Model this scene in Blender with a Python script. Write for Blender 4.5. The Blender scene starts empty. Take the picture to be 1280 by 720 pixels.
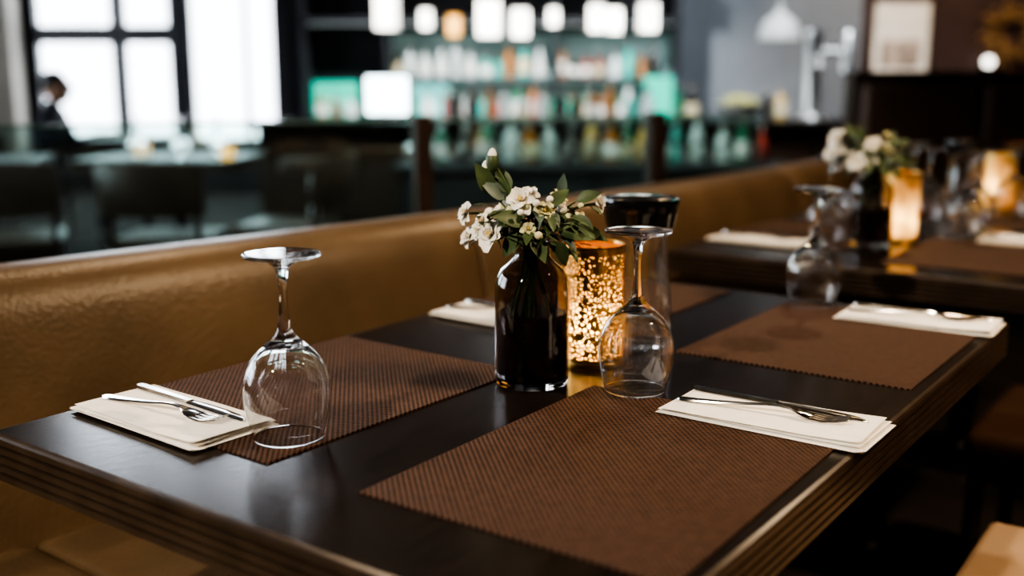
import bpy, bmesh, math, random
from mathutils import Vector, Matrix, Euler
rnd = random.Random(7)
S = bpy.context.scene
COL = S.collection
rad = math.radians
ROT = rad(-36)
RM = Matrix.Rotation(ROT, 4, 'Z')

# ------------------------------------------------------------------ materials
def nd(nt, t, **kw):
    n = nt.nodes.new(t)
    for k, v in kw.items():
        setattr(n, k, v)
    return n

def pm(name, col, rough=.5, metal=0, trans=0, ior=1.45, emis=None, es=0, nscale=None, namt=.25,
       bump=0, bscale=60, coat=0, sheen=0, transp=0, stretch=None, spec=None):
    m = bpy.data.materials.new(name)
    m.use_nodes = True
    nt = m.node_tree
    b = nt.nodes['Principled BSDF']
    out = nt.nodes['Material Output']
    L = nt.links.new
    b.inputs['Base Color'].default_value = (*col, 1)
    b.inputs['Roughness'].default_value = rough
    b.inputs['Metallic'].default_value = metal
    b.inputs['Transmission Weight'].default_value = trans
    b.inputs['IOR'].default_value = ior
    b.inputs['Coat Weight'].default_value = coat
    b.inputs['Sheen Weight'].default_value = sheen
    if spec is not None: b.inputs['Specular IOR Level'].default_value = spec
    if emis:
        b.inputs['Emission Color'].default_value = (*emis, 1)
        b.inputs['Emission Strength'].default_value = es
    tc = nd(nt, 'ShaderNodeTexCoord')
    vec = tc.outputs['Object']
    if stretch:
        mp = nd(nt, 'ShaderNodeMapping')
        mp.inputs['Scale'].default_value = stretch
        L(vec, mp.inputs['Vector'])
        vec = mp.outputs['Vector']
    if nscale:
        n = nd(nt, 'ShaderNodeTexNoise')
        n.inputs['Scale'].default_value = nscale
        n.inputs['Detail'].default_value = 5
        L(vec, n.inputs['Vector'])
        r = nd(nt, 'ShaderNodeValToRGB')
        r.color_ramp.elements[0].position = .3
        r.color_ramp.elements[1].position = .7
        r.color_ramp.elements[0].color = (*[c * (1 - namt) for c in col], 1)
        r.color_ramp.elements[1].color = (*[min(1, c * (1 + namt)) for c in col], 1)
        L(n.outputs['Fac'], r.inputs['Fac'])
        L(r.outputs['Color'], b.inputs['Base Color'])
    if bump:
        n2 = nd(nt, 'ShaderNodeTexNoise')
        n2.inputs['Scale'].default_value = bscale
        n2.inputs['Detail'].default_value = 4
        L(vec, n2.inputs['Vector'])
        bp = nd(nt, 'ShaderNodeBump')
        bp.inputs['Strength'].default_value = bump
        bp.inputs['Distance'].default_value = .01
        L(n2.outputs['Fac'], bp.inputs['Height'])
        L(bp.outputs['Normal'], b.inputs['Normal'])
    if transp:
        t = nd(nt, 'ShaderNodeBsdfTransparent')
        mx = nd(nt, 'ShaderNodeMixShader')
        mx.inputs[0].default_value = transp
        L(b.outputs[0], mx.inputs[1])
        L(t.outputs[0], mx.inputs[2])
        L(mx.outputs[0], out.inputs['Surface'])
    return m

def weave_mat(name, dark, light, pitch):
    m = pm(name, light, rough=.65, spec=.22)
    nt = m.node_tree
    L = nt.links.new
    b = nt.nodes['Principled BSDF']
    tc = nd(nt, 'ShaderNodeTexCoord')
    sp = nd(nt, 'ShaderNodeSeparateXYZ')
    L(tc.outputs['Object'], sp.inputs[0])
    k = 2 * math.pi / pitch
    outs = []
    for ax in ('X', 'Y'):
        a = nd(nt, 'ShaderNodeMath', operation='MULTIPLY')
        a.inputs[1].default_value = k
        L(sp.outputs[ax], a.inputs[0])
        s = nd(nt, 'ShaderNodeMath', operation='SINE')
        L(a.outputs[0], s.inputs[0])
        outs.append(s)
    mu = nd(nt, 'ShaderNodeMath', operation='MULTIPLY')
    L(outs[0].outputs[0], mu.inputs[0])
    L(outs[1].outputs[0], mu.inputs[1])
    ad = nd(nt, 'ShaderNodeMath', operation='MULTIPLY_ADD')
    ad.inputs[1].default_value = .5
    ad.inputs[2].default_value = .5
    L(mu.outputs[0], ad.inputs[0])
    n = nd(nt, 'ShaderNodeTexNoise'); n.inputs['Scale'].default_value = 90
    L(tc.outputs['Object'], n.inputs['Vector'])
    ad2 = nd(nt, 'ShaderNodeMath', operation='MULTIPLY_ADD'); ad2.inputs[1].default_value = .35
    L(n.outputs['Fac'], ad2.inputs[0]); L(ad.outputs[0], ad2.inputs[2])
    sb = nd(nt, 'ShaderNodeMath', operation='SUBTRACT'); sb.inputs[1].default_value = .175
    L(ad2.outputs[0], sb.inputs[0])
    r = nd(nt, 'ShaderNodeValToRGB')
    r.color_ramp.elements[0].position = .36
    r.color_ramp.elements[1].position = .60
    r.color_ramp.elements[0].color = (*dark, 1)
    r.color_ramp.elements[1].color = (*light, 1)
    L(sb.outputs[0], r.inputs['Fac'])
    L(r.outputs['Color'], b.inputs['Base Color'])
    bp = nd(nt, 'ShaderNodeBump')
    bp.inputs['Strength'].default_value = .8
    bp.inputs['Distance'].default_value = .0015
    L(ad.outputs[0], bp.inputs['Height'])
    L(bp.outputs['Normal'], b.inputs['Normal'])
    return m

def lace_mat(name, col, zlo, zhi):
    m = pm(name, col, rough=.30, metal=1)
    nt = m.node_tree
    L = nt.links.new
    b = nt.nodes['Principled BSDF']
    tc = nd(nt, 'ShaderNodeTexCoord')
    v = nd(nt, 'ShaderNodeTexVoronoi', feature='DISTANCE_TO_EDGE')
    v.inputs['Scale'].default_value = 175
    L(tc.outputs['Object'], v.inputs['Vector'])
    lt = nd(nt, 'ShaderNodeMath', operation='LESS_THAN')
    lt.inputs[1].default_value = .195
    L(v.outputs['Distance'], lt.inputs[0])
    sp = nd(nt, 'ShaderNodeSeparateXYZ')
    L(tc.outputs['Object'], sp.inputs[0])
    a = nd(nt, 'ShaderNodeMath', operation='LESS_THAN'); a.inputs[1].default_value = zlo
    c = nd(nt, 'ShaderNodeMath', operation='GREATER_THAN'); c.inputs[1].default_value = zhi
    L(sp.outputs['Z'], a.inputs[0]); L(sp.outputs['Z'], c.inputs[0])
    m1 = nd(nt, 'ShaderNodeMath', operation='MAXIMUM'); m2 = nd(nt, 'ShaderNodeMath', operation='MAXIMUM')
    L(lt.outputs[0], m1.inputs[0]); L(a.outputs[0], m1.inputs[1])
    L(m1.outputs[0], m2.inputs[0]); L(c.outputs[0], m2.inputs[1])
    L(m2.outputs[0], b.inputs['Alpha'])
    return m

def translucent_mat(name, col):
    m = pm(name, col)
    nt = m.node_tree
    L = nt.links.new
    t = nd(nt, 'ShaderNodeBsdfTranslucent'); t.inputs[0].default_value = (*col, 1)
    d = nd(nt, 'ShaderNodeBsdfDiffuse'); d.inputs[0].default_value = (*col, 1)
    mx = nd(nt, 'ShaderNodeMixShader'); mx.inputs[0].default_value = .10
    L(t.outputs[0], mx.inputs[1]); L(d.outputs[0], mx.inputs[2])
    L(mx.outputs[0], nt.nodes['Material Output'].inputs['Surface'])
    return m

def pane_mat(name, tint, gl):
    m = pm(name, tint)
    nt = m.node_tree
    L = nt.links.new
    t = nd(nt, 'ShaderNodeBsdfTransparent'); t.inputs[0].default_value = (*tint, 1)
    g = nd(nt, 'ShaderNodeBsdfGlossy'); g.inputs['Roughness'].default_value = .02
    mx = nd(nt, 'ShaderNodeMixShader'); mx.inputs[0].default_value = gl
    L(t.outputs[0], mx.inputs[1]); L(g.outputs[0], mx.inputs[2])
    L(mx.outputs[0], nt.nodes['Material Output'].inputs['Surface'])
    return m

M = {}
M['table'] = pm('dark_stained_wood', (.017, .012, .010), rough=.21, nscale=14, namt=.35, bump=.02, bscale=40, stretch=(6, 1, 1))
M['tedge'] = pm('table_edge_wood', (.050, .034, .023), rough=.28, nscale=20, namt=.3)
M['bgtable'] = pm('matte_cafe_table_top', (.13, .14, .14), rough=.5, nscale=10, namt=.2)
M['iron'] = pm('black_iron', (.015, .015, .016), rough=.4, metal=.8)
M['matA'] = weave_mat('woven_placemat', (.013, .008, .006), (.125, .067, .044), .0078)
M['napkin'] = pm('napkin_cotton', (.92, .89, .83), rough=.85, nscale=30, namt=.05, bump=.12, bscale=120, sheen=.2)
M['steel'] = pm('polished_steel', (.72, .68, .62), rough=.16, metal=1)
M['glass'] = pm('clear_glass', (1, 1, 1), rough=0, trans=1, ior=1.5, transp=.1)
M['vaseg'] = pm('smoked_vase_glass', (.50, .46, .44), rough=.02, trans=1, ior=1.5)
M['liquid'] = pm('dark_vase_filling', (.024, .011, .009), rough=.15, nscale=45, namt=.8)
M['stem'] = pm('flower_stem_green', (.07, .12, .045), rough=.5)
M['leaf'] = pm('leaf_green', (.060, .090, .038), rough=.5, nscale=40, namt=.4)
M['leafb'] = pm('leaf_blue_green', (.11, .155, .125), rough=.5, nscale=40, namt=.3)
M['petal'] = pm('white_petals', (.87, .84, .76), rough=.6, nscale=30, namt=.08)
M['petaly'] = pm('cream_petals', (.64, .62, .38), rough=.6, nscale=30, namt=.12)
M['pistil'] = pm('flower_centre', (.55, .40, .10), rough=.7)
M['gold'] = lace_mat('gold_lace_metal', (.85, .52, .17), .012, .155)
M['liner'] = translucent_mat('frosted_amber_liner', (.95, .78, .44))
M['rim'] = pm('brass_rim', (.6, .36, .12), rough=.3, metal=1)
M['wax'] = pm('candle_wax', (.9, .8, .6), rough=.5)
M['flame'] = pm('candle_flame', (1, .7, .3), emis=(1, .62, .22), es=40)
M['black'] = pm('black_plastic', (.008, .008, .009), rough=.10, coat=.5)
M['leather'] = pm('tan_leather', (.125, .082, .045), rough=.37, nscale=5, namt=.22, bump=.16, bscale=120)
M['leatherd'] = pm('dark_brown_leather', (.070, .038, .024), rough=.4, nscale=5, namt=.2, bump=.2, bscale=180)
M['leatherl'] = pm('light_tan_leather', (.40, .27, .17), rough=.5, nscale=5, namt=.12, bump=.15, bscale=180)
M['woodd'] = pm('dark_walnut', (.038, .020, .013), rough=.45, nscale=8, namt=.3, stretch=(1, 1, 8))
M['floor'] = pm('dark_carpet_floor', (.034, .028, .026), rough=.95, nscale=3, namt=.4, spec=.1)
M['ceil'] = pm('dark_ceiling_paint', (.06, .05, .045), rough=.9, nscale=2, namt=.1)
M['wallg'] = pm('blue_grey_plaster', (.20, .22, .25), rough=.8, nscale=3, namt=.12)
M['wallb'] = pm('brown_plaster', (.058, .031, .028), rough=.7, nscale=3, namt=.2)
M['walld'] = pm('charcoal_paint', (.026, .028, .034), rough=.7, nscale=3, namt=.2)
M['beige'] = pm('beige_plaster', (.46, .42, .36), rough=.8, nscale=3, namt=.1)
M['frame'] = pm('black_window_frame', (.014, .014, .017), rough=.4)
M['pane'] = pane_mat('partition_glass', (.80, .92, .89), .07)
M['wpane'] = pane_mat('window_glass', (.97, .98, 1), .04)
M['teal'] = pm('teal_backlit_panel', (.02, .3, .25), emis=(.01, .55, .36), es=1.0)
M['added_glow'] = pm('added_glow_panel', (.2, .26, .26), emis=(.22, .42, .40), es=.13, nscale=4, namt=.5)  # made-up glowing surface that lifts the brightness behind the bottles
M['led'] = pm('led_strip', (1, 1, 1), emis=(.8, 1, .95), es=.3)
M['screen'] = pm('monitor_screen', (1, 1, 1), emis=(.75, .95, 1), es=5)
M['lant'] = pm('lantern_frosted_glass', (1, 1, 1), emis=(1, .97, .88), es=3.2)
M['lantw'] = pm('amber_lantern_glass', (1, .6, .2), emis=(1, .48, .11), es=1.5)
M['chrome'] = pm('chrome', (.95, .95, .95), rough=.38, metal=1)
M['white'] = pm('white_enamel', (.75, .75, .73), rough=.35)
M['paper'] = pm('framed_print_paper', (.85, .80, .74), rough=.8, nscale=3, namt=.15)
M['print'] = pm('print_artwork', (.40, .33, .28), rough=.8, nscale=9, namt=.7)
M['wreath'] = pm('gilded_leaves', (.34, .21, .10), rough=.35, metal=.3, nscale=12, namt=.6)
M['lemon'] = pm('lemon_peel', (.45, .42, .16), rough=.45, bump=.1)
M['ceramic'] = pm('bowl_ceramic', (.5, .5, .48), rough=.3)
M['skin'] = pm('skin', (.42, .25, .17), rough=.55)
M['hair'] = pm('black_hair', (.01, .008, .007), rough=.5, bump=.4, bscale=90)
M['jacket'] = pm('dark_jacket_cloth', (.015, .016, .022), rough=.85, nscale=20, namt=.3)
M['trouser'] = pm('dark_trousers', (.02, .02, .025), rough=.9)
M['eye'] = pm('eye_white', (.8, .8, .8), rough=.2)
M['iris'] = pm('eye_iris', (.03, .015, .01), rough=.2)
M['lip'] = pm('lips', (.35, .13, .11), rough=.5)
BOT = [pm('bottle_green', (.03, .20, .11), rough=.08, coat=.5), pm('bottle_amber', (.40, .16, .04), rough=.08, coat=.5),
       pm('bottle_clear', (.66, .72, .71), rough=.08, coat=.5), pm('bottle_teal', (.06, .42, .36), rough=.08, coat=.5),
       pm('bottle_dark', (.02, .015, .012), rough=.08, coat=.5), pm('bottle_gold', (.65, .42, .16), rough=.1, coat=.5),
       pm('bottle_red', (.36, .06, .04), rough=.1, coat=.5),
       pm('label_white', (.94, .92, .88), rough=.7), pm('label_cream', (.80, .68, .45), rough=.7), pm('bottle_cap', (.4, .35, .3), rough=.3, metal=.7)]

# ------------------------------------------------------------------ mesh builder
class MB:
    def __init__(s):
        s.v = []; s.f = []; s.m = []
    def add(s, vs, fs, mi=0, T=None):
        o = len(s.v)
        for p in vs:
            p = Vector(p)
            s.v.append(T @ p if T else p)
        for f in fs:
            s.f.append([i + o for i in f]); s.m.append(mi)
    def box(s, x0, x1, y0, y1, z0, z1, mi=0, T=None):
        vs = [(x, y, z) for z in (z0, z1) for y in (y0, y1) for x in (x0, x1)]
        s.add(vs, [(0, 2, 3, 1), (4, 5, 7, 6), (0, 1, 5, 4), (2, 6, 7, 3), (0, 4, 6, 2), (1, 3, 7, 5)], mi, T)
    def lathe(s, prof, seg=32, mi=0, T=None, loop=False):
        vs = []; fs = []; rings = []
        for r, z in prof:
            if r < 1e-6:
                rings.append([len(vs)]); vs.append((0, 0, z))
            else:
                rings.append(list(range(len(vs), len(vs) + seg)))
                vs += [(r * math.cos(2 * math.pi * i / seg), r * math.sin(2 * math.pi * i / seg), z) for i in range(seg)]
        pairs = list(zip(rings[:-1], rings[1:]))
        if loop: pairs.append((rings[-1], rings[0]))
        for a, b in pairs:
            for i in range(seg):
                j = (i + 1) % seg
                if len(a) == 1 and len(b) == 1: continue
                if len(a) == 1: fs.append((a[0], b[j], b[i]))
                elif len(b) == 1: fs.append((a[i], a[j], b[0]))
                else: fs.append((a[i], a[j], b[j], b[i]))
        s.add(vs, fs, mi, T)
    def tube(s, pts, rr, seg=8, mi=0, T=None):
        pts = [Vector(p) for p in pts]
        n = len(pts)
        if not hasattr(rr, '__len__'): rr = [rr] * n
        vs = []; fs = []
        ref = None
        for i, p in enumerate(pts):
            d = (pts[min(i + 1, n - 1)] - pts[max(i - 1, 0)]).normalized()
            if ref is None:
                ref = d.orthogonal().normalized()
            ref = (ref - d * ref.dot(d)).normalized()
            b = d.cross(ref)
            for k in range(seg):
                a = 2 * math.pi * k / seg
                vs.append(p + (ref * math.cos(a) + b * math.sin(a)) * rr[i])
        for i in range(n - 1):
            for k in range(seg):
                j = (k + 1) % seg
                fs.append((i * seg + k, i * seg + j, (i + 1) * seg + j, (i + 1) * seg + k))
        fs.append(list(range(seg))[::-1]); fs.append(list(range((n - 1) * seg, n * seg)))
        s.add(vs, fs, mi, T)
    def ball(s, c, r, mi=0, seg=16, ring=10, T=None):
        if not hasattr(r, '__len__'): r = (r, r, r)
        vs = [(c[0], c[1], c[2] - r[2])]; fs = []
        for i in range(1, ring):
            ph = -math.pi / 2 + math.pi * i / ring
            for k in range(seg):
                a = 2 * math.pi * k / seg
                vs.append((c[0] + r[0] * math.cos(ph) * math.cos(a), c[1] + r[1] * math.cos(ph) * math.sin(a), c[2] + r[2] * math.sin(ph)))
        vs.append((c[0], c[1], c[2] + r[2]))
        for k in range(seg):
            j = (k + 1) % seg
            fs.append((0, 1 + j, 1 + k)); fs.append((len(vs) - 1, 1 + (ring - 2) * seg + k, 1 + (ring - 2) * seg + j))
            for i in range(ring - 2):
                fs.append((1 + i * seg + k, 1 + i * seg + j, 1 + (i + 1) * seg + j, 1 + (i + 1) * seg + k))
        s.add(vs, fs, mi, T)
    def mesh(s, name, mats, sharp=40, recalc=True):
        me = bpy.data.meshes.new(name)
        me.from_pydata([tuple(p) for p in s.v], [], s.f)
        for m in mats: me.materials.append(m)
        me.polygons.foreach_set('material_index', s.m)
        me.polygons.foreach_set('use_smooth', [True] * len(s.f))
        me.update()
        if recalc:
            bm = bmesh.new(); bm.from_mesh(me)
            bmesh.ops.recalc_face_normals(bm, faces=bm.faces)
            bm.to_mesh(me); bm.free()
        if sharp: me.set_sharp_from_angle(angle=rad(sharp))
        return me
    def obj(s, name, mats, parent=None, loc=(0, 0, 0), rot=(0, 0, 0), bevel=0, sharp=40, bseg=2):
        o = bpy.data.objects.new(name, s.mesh(name, mats, sharp))
        COL.objects.link(o)
        o.location = loc; o.rotation_euler = rot
        if parent: o.parent = parent
        if bevel:
            b = o.modifiers.new('bevel', 'BEVEL'); b.width = bevel; b.segments = bseg; b.limit_method = 'ANGLE'
        return o

def empty(name, loc=(0, 0, 0), rz=0):
    e = bpy.data.objects.new(name, None)
    e.empty_display_size = .05
    COL.objects.link(e)
    e.location = loc; e.rotation_euler = (0, 0, rz)
    return e
def inst(me, name, parent=None, loc=(0, 0, 0), rot=(0, 0, 0)):
    o = bpy.data.objects.new(name, me); COL.objects.link(o)
    o.location = loc; o.rotation_euler = rot
    if parent: o.parent = parent
    return o
def T(x, y, z):            # dining-row frame -> world
    return RM @ Vector((x, y, z))
def cr(pts, n=4):
    out = []
    P = [Vector(p) for p in pts]
    for i in range(len(P) - 1):
        a = P[max(i - 1, 0)]; b = P[i]; c = P[i + 1]; d = P[min(i + 2, len(P) - 1)]
        for k in range(n):
            t = k / n
            out.append(.5 * ((2 * b) + (c - a) * t + (2 * a - 5 * b + 4 * c - d) * t * t + (3 * b - a - 3 * c + d) * t ** 3))
    out.append(P[-1])
    return out
def crp(pts, n=4):
    return [(max(0, p[0]), p[1]) for p in cr(pts, n)]

# ------------------------------------------------------------------ room shell
XL, XR, Y0, YB, YW, H = -6.5, 6.0, -3.0, 8.6, 11.0, 5.0
mb = MB(); mb.box(XL - .3, XR + .3, Y0 - .3, YW + .3, -.1, 0); mb.obj('floor', [M['floor']])
mb = MB(); mb.box(XL - .3, XR + .3, Y0 - .3, YW + .3, H, H + .1); mb.obj('ceiling', [M['ceil']])
def wall_open(name, axis, pos, th, a0, a1, mat, openings):
    mb = MB()
    def bx(l, h, z0, z1):
        if h - l < 1e-4 or z1 - z0 < 1e-4: return
        if axis == 'x': mb.box(pos, pos + th, l, h, z0, z1)
        else: mb.box(l, h, pos, pos + th, z0, z1)
    cur = a0
    for (l, h, z0, z1) in sorted(openings):
        bx(cur, l, 0, H); bx(l, h, 0, z0); bx(l, h, z1, H); cur = h
    bx(cur, a1, 0, H)
    return mb.obj(name, [mat])
wall_open('wall_left', 'x', XL - .2, .2, Y0, YW, M['beige'], [(2.0, 4.6, .8, 3.4), (5.6, 8.2, .8, 3.4)])  # both openings are unseen, added to let in more light
wall_open('wall_right', 'x', XR, .2, Y0, YB, M['wallb'], [])
wall_open('wall_front', 'y', Y0 - .2, .2, XL, XR, M['wallb'], [])
wall_open('wall_window_end', 'y', YW, .2, XL, -1.84, M['walld'], [(-4.96, -3.38, .45, 4.7), (-3.30, -1.95, .50, 4.7)])
mb = MB(); mb.box(-1.84, -1.66, YB, YW, 0, H); mb.obj('wall_bar_side', [M['walld']])
mb = MB(); mb.box(-1.66, 1.30, YB, YB + .2, 0, H, 0); mb.obj('wall_bar_back', [M['walld']])
mb = MB(); mb.box(1.30, 2.77, YB, YB + .2, 0, H, 0); mb.obj('wall_back_centre', [M['wallg']])
mb = MB(); mb.box(2.77, XR, YB, YB + .2, 0, H, 0); mb.obj('wall_back_right', [M['wallb']])
mb = MB(); mb.box(-1.86, -1.62, YB - .18, YB - .002, 0, H); mb.obj('trim_1', [M['frame']])
mb = MB(); mb.box(-5.42, -4.98, YW - .25, YW - .002, 0, H); mb.obj('trim_2', [M['beige']])
mb = MB(); mb.box(2.77, XR, YB - .02, YB - .001, 0, .12); mb.obj('baseboard_back', [M['woodd']])

def window(name, axis, pos, a0, a1, z0, z1, mull, trans_z, fm, w=.05):
    e = empty(name)
    mb = MB()
    def bx(l, h, c, d, dep=.05):
        if axis == 'y': mb.box(l, h, pos - dep, pos + dep, c, d)
        else: mb.box(pos - dep, pos + dep, l, h, c, d)
    bx(a0, a1, z0, z0 + w); bx(a0, a1, z1 - w, z1); bx(a0, a0 + w, z0, z1); bx(a1 - w, a1, z0, z1)
    for m_ in mull: bx(m_ - w * .6, m_ + w * .6, z0, z1, .045)
    for t0, t1 in trans_z: bx(a0, a1, t0, t1, .04)
    mb.obj('frame', [fm], e)
    mb = MB()
    if axis == 'y': mb.box(a0 + .01, a1 - .01, pos - .004, pos + .004, z0 + .01, z1 - .01)
    else: mb.box(pos - .004, pos + .004, a0 + .01, a1 - .01, z0 + .01, z1 - .01)
    mb.obj('pane', [M['wpane']], e)
window('window_1', 'y', YW + .1, -4.96, -3.38, .45, 4.7, [-4.02], [(1.50, 1.68), (2.7, 2.76), (3.7, 3.76)], M['frame'], .12)
window('window_2', 'y', YW + .1, -3.30, -1.95, .50, 4.7, [-2.72], [(2.2, 2.26), (3.4, 3.46)], M['white'], .04)
window('added_window_3', 'x', XL - .1, 2.0, 4.6, .8, 3.4, [2.87, 3.73], [(2.4, 2.45)], M['frame'])  # unseen window added for more light from the left
window('added_window_4', 'x', XL - .1, 5.6, 8.2, .8, 3.4, [6.47, 7.33], [(2.4, 2.45)], M['frame'])  # second unseen window, also added for light

# ------------------------------------------------------------------ dining tables
def table_mesh(w, l, name, topm):
    mb = MB()
    prof = [(.006, .75), (.0015, .749), (0, .746), (0, .739)]
    z = .739
    for k in range(4):
        prof += [(.0075, z - .0010), (.0075, z - .0032), (0, z - .0042), (0, z - .0105)]
        z -= .0105
    prof += [(.004, z - .002)]
    vs = []; fs = []
    for ins, zz in prof:
        a = w / 2 - ins; b = l / 2 - ins
        vs += [(-a, -b, zz), (a, -b, zz), (a, b, zz), (-a, b, zz)]
    n = len(prof)
    for i in range(n - 1):
        for k in range(4):
            j = (k + 1) % 4
            fs.append((i * 4 + k, i * 4 + j, (i + 1) * 4 + j, (i + 1) * 4 + k))
    mb.add(vs, fs, 1)
    mb.add(vs[:4], [(0, 1, 2, 3)], 0)
    mb.add(vs[-4:], [(3, 2, 1, 0)], 1)
    return mb.mesh(name, [topm, M['tedge']], sharp=20), prof[-1][1]
def table(cx, cy, w, l, rz, world=False, names='dining_table', topm=None):
    loc = Vector((cx, cy, 0)) if world else T(cx, cy, 0)
    e = empty(names, loc, rz)
    me, zb = table_mesh(w, l, 'table_top', topm or M['table'])
    inst(me, 'top', e)
    mb = MB()
    for dy in ((-l * .3, l * .3) if l > 1 else (0,)):
        Tm = Matrix.Translation((0.02, dy, 0))
        mb.lathe(crp([(0, 0), (.16, 0), (.165, .012), (.06, .03), (.035, .07)], 3) + [(.033, .6), (.05, .64), (.12, .66), (.12, zb), (0, zb)], 24, 0, Tm)
    mb.obj('pedestal', [M['iron']], e)
    return e
TX0, TX1 = -1.136, -.327
table((TX0 + TX1) / 2, (.566 + 1.816) / 2, TX1 - TX0, 1.25, ROT)
table((TX0 + TX1) / 2, (2.17 + 3.62) / 2, TX1 - TX0, 1.45, ROT)
ZT = .75

def mat_mesh():
    w, l, t = .33, .435, .0018
    mb = MB()
    mb.box(-w / 2, w / 2, -l / 2, l / 2, 0, t)
    return mb.mesh('placemat_mesh', [M['matA']], 30)
MM = mat_mesh()
ZM = ZT + .0018
for (x, y, a) in [(-.512, .900, 1.0), (-.965, .900, -.8), (-.512, 1.552, 0), (-.963, 1.575, 0),
                  (-.512, 2.50, 0), (-.965, 2.62, 0), (-.512, 3.22, 0), (-.965, 3.25, 0)]:
    inst(MM, 'placemat', None, T(x, y, ZT), (0, 0, ROT + rad(a)))

def napkin_mesh(seed):
    r = random.Random(seed)
    mb = MB()
    nx, ny = 26, 12
    for k in range(3):
        w = .244 - k * .006 + r.uniform(-.003, .003); l = .116 - k * .005 + r.uniform(-.002, .002)
        ang = rad(r.uniform(-3, 3)) if k else 0
        ox, oy = r.uniform(-.003, .003), r.uniform(-.002, .002)
        ph = r.uniform(0, 6)
        th = .0026
        def pt(i, j, top):
            u = i / nx; v = j / ny
            x = (u - .5) * w; y = (v - .5) * l
            edge = i in (0, nx) or j in (0, ny)
            z = k * .0029 + (.0 if k == 0 else .0004 * math.sin(u * 7 + ph) * math.sin(v * 4 + ph))
            if edge: zz = z + th * .5
            else: zz = z + (th if top else 0)
            if k > 0 and u > .75: zz += .0012 * k * (u - .75) / .25
            c, s_ = math.cos(ang), math.sin(ang)
            return (ox + x * c - y * s_, oy + x * s_ + y * c, max(zz, 0.0))
        vs = [pt(i, j, True) for i in range(nx + 1) for j in range(ny + 1)] + [pt(i, j, False) for i in range(nx + 1) for j in range(ny + 1)]
        o = (nx + 1) * (ny + 1)
        fs = []
        for i in range(nx):
            for j in range(ny):
                a = i * (ny + 1) + j
                fs.append((a, a + ny + 1, a + ny + 2, a + 1)); fs.append((o + a, o + a + 1, o + a + ny + 2, o + a + ny + 1))
        mb.add(vs, fs, 0)
    me = mb.mesh('napkin_mesh', [M['napkin']], 60, recalc=False)
    return me
def ribbon(mb, st, th=.0016, mi=0, Tm=None):
    vs = []; fs = []
    for x, yc, h, z in st:
        vs += [(x, yc - h, z), (x, yc - h * .8, z + th), (x, yc + h * .8, z + th), (x, yc + h, z)]
    n = len(st)
    for i in range(n - 1):
        for k in range(4):
            j = (k + 1) % 4
            fs.append((i * 4 + k, i * 4 + j, (i + 1) * 4 + j, (i + 1) * 4 + k))
    fs.append((3, 2, 1, 0)); fs.append((n * 4 - 4, n * 4 - 3, n * 4 - 2, n * 4 - 1))
    mb.add(vs, fs, mi, Tm)
def fork_mesh():
    mb = MB()
    st = [(0, 0, .004, 0), (.004, 0, .0065, 0), (.02, 0, .0060, .0005), (.05, 0, .0045, .0025), (.08, 0, .0033, .005), (.105, 0, .0026, .008), (.12, 0, .0026, .009), (.132, 0, .0036, .008), (.14, 0, .0065, .006), (.148, 0, .0100, .004), (.158, 0, .0115, .002)]
    ribbon(mb, st, .002)
    for k in range(4):
        y = (k - 1.5) * .0066
        ribbon(mb, [(.156, y, .0020, .0022), (.17, y, .0016, .0008), (.185, y * .97, .0013, .0025), (.198, y * .94, .0008, .0060)], .0016)
    return mb.mesh('fork_mesh', [M['steel']], 50)
def knife_mesh():
    mb = MB()
    ribbon(mb, [(0, 0, .004, 0), (.004, 0, .0060, 0), (.03, 0, .0056, 0), (.07, 0, .0048, 0), (.10, 0, .0042, 0), (.108, 0, .0058, 0)], .0036)
    ribbon(mb, [(.106, 0, .0058, .001), (.13, .001, .0075, .001), (.17, .001, .0078, .001), (.195, .0, .0065, .001), (.21, -.003, .0036, .001), (.216, -.005, .001, .001)], .0012)
    return mb.mesh('dinner_knife_mesh', [M['steel']], 50)
FK, KN = fork_mesh(), knife_mesh()
NK = [napkin_mesh(3), napkin_mesh(11)]
def setting(x, y, a, var=0, z=ZM, kd=-1, fd=7):
    inst(NK[var], 'napkin', None, T(x, y, z), (0, 0, ROT + rad(a)))
    R2 = Matrix.Rotation(rad(a), 3, 'Z')
    zt = z + .0100
    for me, nm, ox, oy, da in ((KN, 'dinner_knife', -.112, .030, kd), (FK, 'fork', -.108, -.020, fd)):
        p = R2 @ Vector((ox, oy, 0))
        inst(me, nm, None, T(x + p.x, y + p.y, zt), (0, 0, ROT + rad(a + da)))
setting(-1.006, .716, -2, 0)
setting(-.443, 1.118, 0, 1)
setting(-.447, 1.735, 2, 0)
setting(-1.000, 1.36, -1, 1)
setting(-1.000, 2.40, 0, 0)
setting(-.455, 2.74, 0, 1)
setting(-.455, 3.44, 0, 0)

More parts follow.
